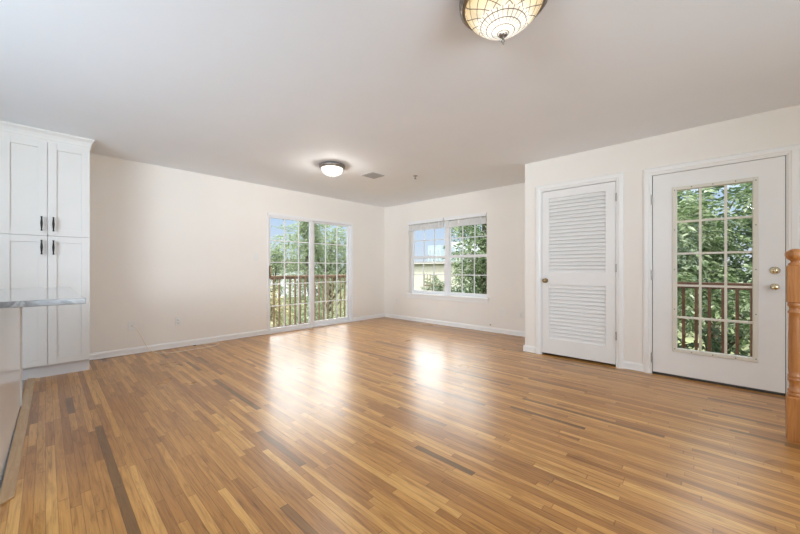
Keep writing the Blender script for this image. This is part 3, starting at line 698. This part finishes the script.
# smooth the path
def catmull(P, k=5):
    P = [Vector(p) for p in P]; out = []
    for i in range(len(P)-1):
        a, b, c, d = P[max(i-1, 0)], P[i], P[i+1], P[min(i+2, len(P)-1)]
        for j in range(k):
            t = j/k; out.append(.5*((2*b)+(c-a)*t+(2*a-5*b+4*c-d)*t*t+(3*b-a-3*c+d)*t**3))
    return out+[P[-1]]
t = thing('coax_cable', (1.2, A-.2, 0), 'thin beige cable hanging from the wall plate and curling on the floor', 'cable')
MB().tube([(p[0], p[1], max(p[2], .0042)) for p in catmull(pts)], .004, 8).build('cable_run', M['cord'], t)
MB().tube([(1.44, A-.06, .006), (1.41, A-.065, .0065)], .006, 8).build('plug_end', M['slot'], t)

# ------------------------------------------------------------------ balcony and deck
def railing(axis, plane, a, b, ztop, zbot, label, group=None, RM=None):
    """axis 0: runs along X at Y=plane; axis 1: runs along Y at X=plane"""
    mid = (a+b)/2; loc = (mid, plane, zbot-.1) if axis == 0 else (plane, mid, zbot-.1)
    t = thing('balcony_railing', loc, label, 'railing', group)
    def bx(m, u0, u1, d0, d1, z0, z1):
        if axis == 0: m.box((u0, plane+d0, z0), (u1, plane+d1, z1))
        else: m.box((plane+d0, u0, z0), (plane+d1, u1, z1))
    m = MB(); bx(m, a, b, -.045, .045, ztop-.038, ztop); m.build('top_rail', RM, t, .004)
    m = MB(); bx(m, a, b, -.02, .02, ztop-.075, ztop-.04); m.build('sub_rail', RM, t, .003)
    m = MB(); bx(m, a, b, -.02, .02, zbot, zbot+.04); m.build('bottom_rail', RM, t, .003)
    n = int((b-a)/.116)
    for i in range(n):
        u = a+(b-a)*(i+.5)/n; m = MB(); bx(m, u-.0145, u+.0145, -.048, -.0205, zbot-.02, ztop-.042); m.build('baluster', RM, t)
    for u in (a, b):
        m = MB(); bx(m, u-.045, u+.045, -.045+.09, .045+.09, zbot-.2, ztop-.04); m.build('post', RM, t)
    return t
YR = A+1.05
o = MB().box((1.6, A+T, -.34), (5.3, YR+.16, -.24)).build('balcony_floor', M['deck']); tag(o, 'wooden balcony floor outside the sliding door', 'deck', kind='structure')
railing(0, YR, 1.65, 5.25, .94, -.12, 'tan brown wooden railing on the balcony outside the sliding door', RM=M['rail_tan'])
XR = C+1.15
o = MB().box((C+T+.031, -2.3, -.16), (XR+.16, .555, -.06)).build('deck_floor', M['deck']); tag(o, 'wooden deck floor outside the entry door', 'deck', kind='structure')
railing(1, XR, -2.25, .54, .915, -.02, 'dark brown wooden railing on the deck outside the entry door', RM=M['rail'])

# ------------------------------------------------------------------ outdoors
GZ_ = -3.2
o = MB().box((-60, -60, GZ_-.2), (140, 140, GZ_)).build('ground', M['ground']); tag(o, 'green lawn and ground below the house', 'ground', kind='structure')

def leafy(rng, pts, size, aspect=.45, flat=.5):
    vs = []; fs = []
    for p, d in pts:
        d = Vector(d)
        if d.length < 1e-4: d = Vector((1, 0, 0))
        d.normalize(); s = size*(.65+.7*rng.random())
        nrm = Vector((rng.gauss(0, 1)*flat, rng.gauss(0, 1)*flat, 1)); a = d.cross(nrm)
        if a.length < 1e-3: a = Vector((0, 1, 0))
        a.normalize(); a *= s*aspect*.5
        p = Vector(p); m = p+d*s*.45; i = len(vs)
        vs += [tuple(p), tuple(m+a), tuple(p+d*s+Vector((0, 0, -s*.15))), tuple(m-a)]; fs.append((i, i+1, i+2, i+3))
    return vs, fs
def tree(name, x, y, top, radius, label, leafmat, seed, n=7000, leaf=.12, style='twig', bottom=-1.5, cat='tree', group=None, lobes=14, aspect=.45):
    rng = random.Random(seed)
    t = thing(name, (x, y, GZ_), label, cat, group)
    cz = (top+bottom)/2; hz = (top-bottom)/2
    mb = MB(); trunk_top = Vector((x+rng.uniform(-.3, .3), y+rng.uniform(-.3, .3), cz+hz*.55))
    base = Vector((x, y, GZ_))
    mb.tube(catmull([base, base+Vector((.08, -.05, (cz-GZ_)*.5)), Vector((x-.06, y+.05, cz)), trunk_top], 4), .05+radius*.055, 8, .02)
    centers = []
    for i in range(lobes):
        if style == 'cone':
            h = rng.random()**.8; rr = radius*(1-h)*.8+.1; a = rng.random()*2*PI
            c = Vector((x+rr*math.cos(a)*rng.random()**.4, y+rr*math.sin(a)*rng.random()**.4, bottom+(top-bottom)*h)); r = (radius*.55*(1-h*.75))
        else:
            a = rng.random()*2*PI; ph = math.asin(rng.uniform(-.85, .95)); q = rng.uniform(.45, .85)
            c = Vector((x+radius*q*math.cos(a)*math.cos(ph), y+radius*q*math.sin(a)*math.cos(ph), cz+hz*q*math.sin(ph))); r = radius*rng.uniform(.3, .48)
        centers.append((c, r))
        st = Vector((x, y, max(GZ_+1, c.z-r-.8*rng.random()-.5)))
        mb.tube([st, (st+c)/2+Vector((0, 0, .1)), c], .03+.01*radius, 5, .006)
    mb.build('trunk', M['bark'], t)
    pts = []; per = 18
    for i in range(n//per):
        c, r = centers[rng.randrange(len(centers))]
        v = Vector((rng.gauss(0, 1), rng.gauss(0, 1), rng.gauss(0, .8))); v.normalize()
        p = c+v*r*rng.random()**.35
        out = (v+Vector((rng.uniform(-.6, .6), rng.uniform(-.6, .6), rng.uniform(-.5, .3)))).normalized()
        L = leaf*3.6*rng.uniform(.6, 1.2); side = out.cross(Vector((0, 0, 1)))
        if side.length < .01: side = Vector((1, 0, 0))
        side.normalize()
        for k in range(per):
            q = (k//2+1)/(per/2); sg = 1 if k % 2 else -1
            pp = p+out*L*q+Vector((0, 0, -.35*L*q*q))+Vector((rng.gauss(0, .1), rng.gauss(0, .1), rng.gauss(0, .1)))*leaf
            dd = side*sg*(.9)+out*.6+Vector((0, 0, -.15+rng.gauss(0, .25)))
            pts.append((pp, dd))
    vs, fs = leafy(rng, pts, leaf, aspect)
    me = bpy.data.meshes.new('crown'); o3 = Vector((x, y, GZ_))
    me.from_pydata([(a-o3.x, b-o3.y, c-o3.z) for a, b, c in vs], [], fs); me.materials.append(leafmat)
    o = bpy.data.objects.new('crown', me); COL.objects.link(o); o.parent = t
    return t

# wooded rise on the horizon
rng = random.Random(7); mb = MB(); vs = []; fs = []; m_ = 60
for i in range(m_+1):
    a = -.5+2.6*i/m_; hgt = 3.6+.5*math.sin(i*.7)+.6*math.sin(i*.23+1)+.35*rng.random()
    for d, z in ((62, -.2), (70, hgt*.72), (80, hgt), (110, hgt*.6)): vs.append((d*math.cos(a), d*math.sin(a), GZ_+z))
for i in range(m_):
    for k in range(3): fs.append((i*4+k, (i+1)*4+k, (i+1)*4+k+1, i*4+k+1))
mb.add(vs, fs, True); tag(mb.build('hill', M['wood_hill']), 'low wooded rise along the horizon', 'hill', kind='structure')
# seen through the entry door
tree('leafy_tree', 8.2, 1.2, 4.5, 1.6, 'bright leafy tree behind the deck rail, at the left in the entry door glass', M['leaf_green'], 3, 20000, .095, group='trees behind the deck', lobes=16)
tree('leafy_tree', 8.6, -1.2, 4.3, 1.6, 'bright leafy tree behind the deck rail, at the right in the entry door glass', M['leaf_green'], 5, 20000, .095, group='trees behind the deck', lobes=16)
tree('leafy_tree', 13.4, 0.0, 5.6, 2.9, 'darker tree filling the gaps further behind the two deck trees', M['leaf_deep'], 8, 16000, .2, group='trees behind the deck', lobes=24, bottom=-3)
# seen through the right half of the far window
tree('leafy_tree', 12.3, 6.75, 4.6, 1.6, 'leafy tree filling the right half of the far window', M['leaf_green'], 12, 15000, .14, lobes=22, bottom=-1.2)
tree('leafy_shrub', 14.4, 8.7, .9, 2.2, 'low dark bush below the tree in the far window', M['leaf_deep'], 15, 16000, .19, bottom=-3, lobes=16, cat='shrub')
# seen through the sliding door
tree('conifer_tree', 8.9, 14.4, 3.6, 1.7, 'feathery grey-green conifer in the middle of the sliding door view', M['leaf_soft'], 21, 16000, .11, style='cone', lobes=40, bottom=-2.6, aspect=.3)
tree('leafy_tree', 11.5, 16.6, 4.7, 2.9, 'broad grey-green tree filling the right pane of the sliding door', M['leaf_soft'], 22, 22000, .15, lobes=30, bottom=-2.8, aspect=.35)
tree('conifer_tree', 9.6, 19.4, 2.5, 1.3, 'small pointed conifer before the sky at the left of the sliding door', M['leaf_soft'], 25, 6000, .14, style='cone', lobes=26, bottom=-2.6, aspect=.3)
tree('dry_shrub', 5.6, 12.0, .7, 1.1, 'yellowish dry shrub low at the left of the sliding door view', M['leaf_dry'], 31, 7000, .1, bottom=-3.0, cat='shrub', lobes=12)
tree('leafy_shrub', 7.5, 10.2, .1, 1.2, 'green shrub below the railing at the middle of the sliding door', M['leaf_soft'], 33, 8000, .1, bottom=-3.1, cat='shrub', lobes=14)
tree('leafy_shrub', 9.5, 11.0, .4, 1.2, 'green shrub below the railing at the right of the sliding door', M['leaf_soft'], 34, 8000, .1, bottom=-3.1, cat='shrub', lobes=14)
# small tree in front of the cream house
tree('thin_tree', 18.6, 14.1, 1.1, .6, 'thin young tree before the cream house', M['leaf_soft'], 41, 500, .15, bottom=-1.2, lobes=7)

def house(x0, x1, y0, y1, z1, ridge, wm, rm, name, label, wins, win_face='x', balcony=None):
    t = thing(name, ((x0+x1)/2, (y0+y1)/2, GZ_), label, 'building')
    mb = MB().box((x0, y0, GZ_), (x1, y1, z1)); mb.build('walls', wm, t)
    if ridge:
        m = MB(); e = .35; m.prism([(x0-e, z1-.08), (x1+e, z1-.08), ((x0+x1)/2, ridge)], 1, y0-e, y1+e); m.build('roof', rm, t)
    for (a, c, w_, h_) in wins:
        f = MB().box((x0-.06, a, c), (x0+.01, a+w_, c+h_)).build('window', M['whitebld'], t)
        MB().box((x0-.075, a+.08, c+.08), (x0-.055, a+w_-.08, c+h_-.08)).build('pane', M['winglass'], f)
    if balcony:
        a, c, w_ = balcony
        m = MB().box((x0-1.1, a, c), (x0, a+w_, c+.14)); bl = m.build('balcony', M['rail_tan'], t)
        m = MB().box((x0-1.1, a, c+.95), (x0-1.04, a+w_, c+1.0))
        for i in range(int(w_/.3)+1): m.box((x0-1.1, a+i*.3, c+.14), (x0-1.06, a+i*.3+.04, c+.95))
        m.build('balcony_rail', M['rail_tan'], bl)
    return t
house(22, 30, 15.0, 23.5, 1.55, 1.8, M['stucco'], M['roof'], 'house', 'cream two-storey house in the left half of the far window', [(18.8, -1.7, .5, .7)], balcony=(15.7, -.35, 1.2))
house(90, 110, 65.4, 71.2, 9.0, None, M['greybld'], M['roof'], 'office_building', 'distant blue-grey block above the cream house roof', [(66.2+i*1.7, 1.5+j*2.4, 1.1, 1.5) for i in range(3) for j in range(3)])
house(60, 72, 38.0, 41.6, 6.8, None, M['whitebld'], M['roof'], 'apartment_building', 'distant white apartment block at the middle of the far window', [(38.4+i*1.6, 0.2+j*2.1, 1.0, 1.3) for i in range(2) for j in range(3)])
house(20, 30, 46, 56, .9, 2.6, M['whitebld'], M['roof'], 'house', 'distant pale house low at the left of the sliding door view', [(48, -1, 1, 1.2), (52, -1, 1, 1.2)])
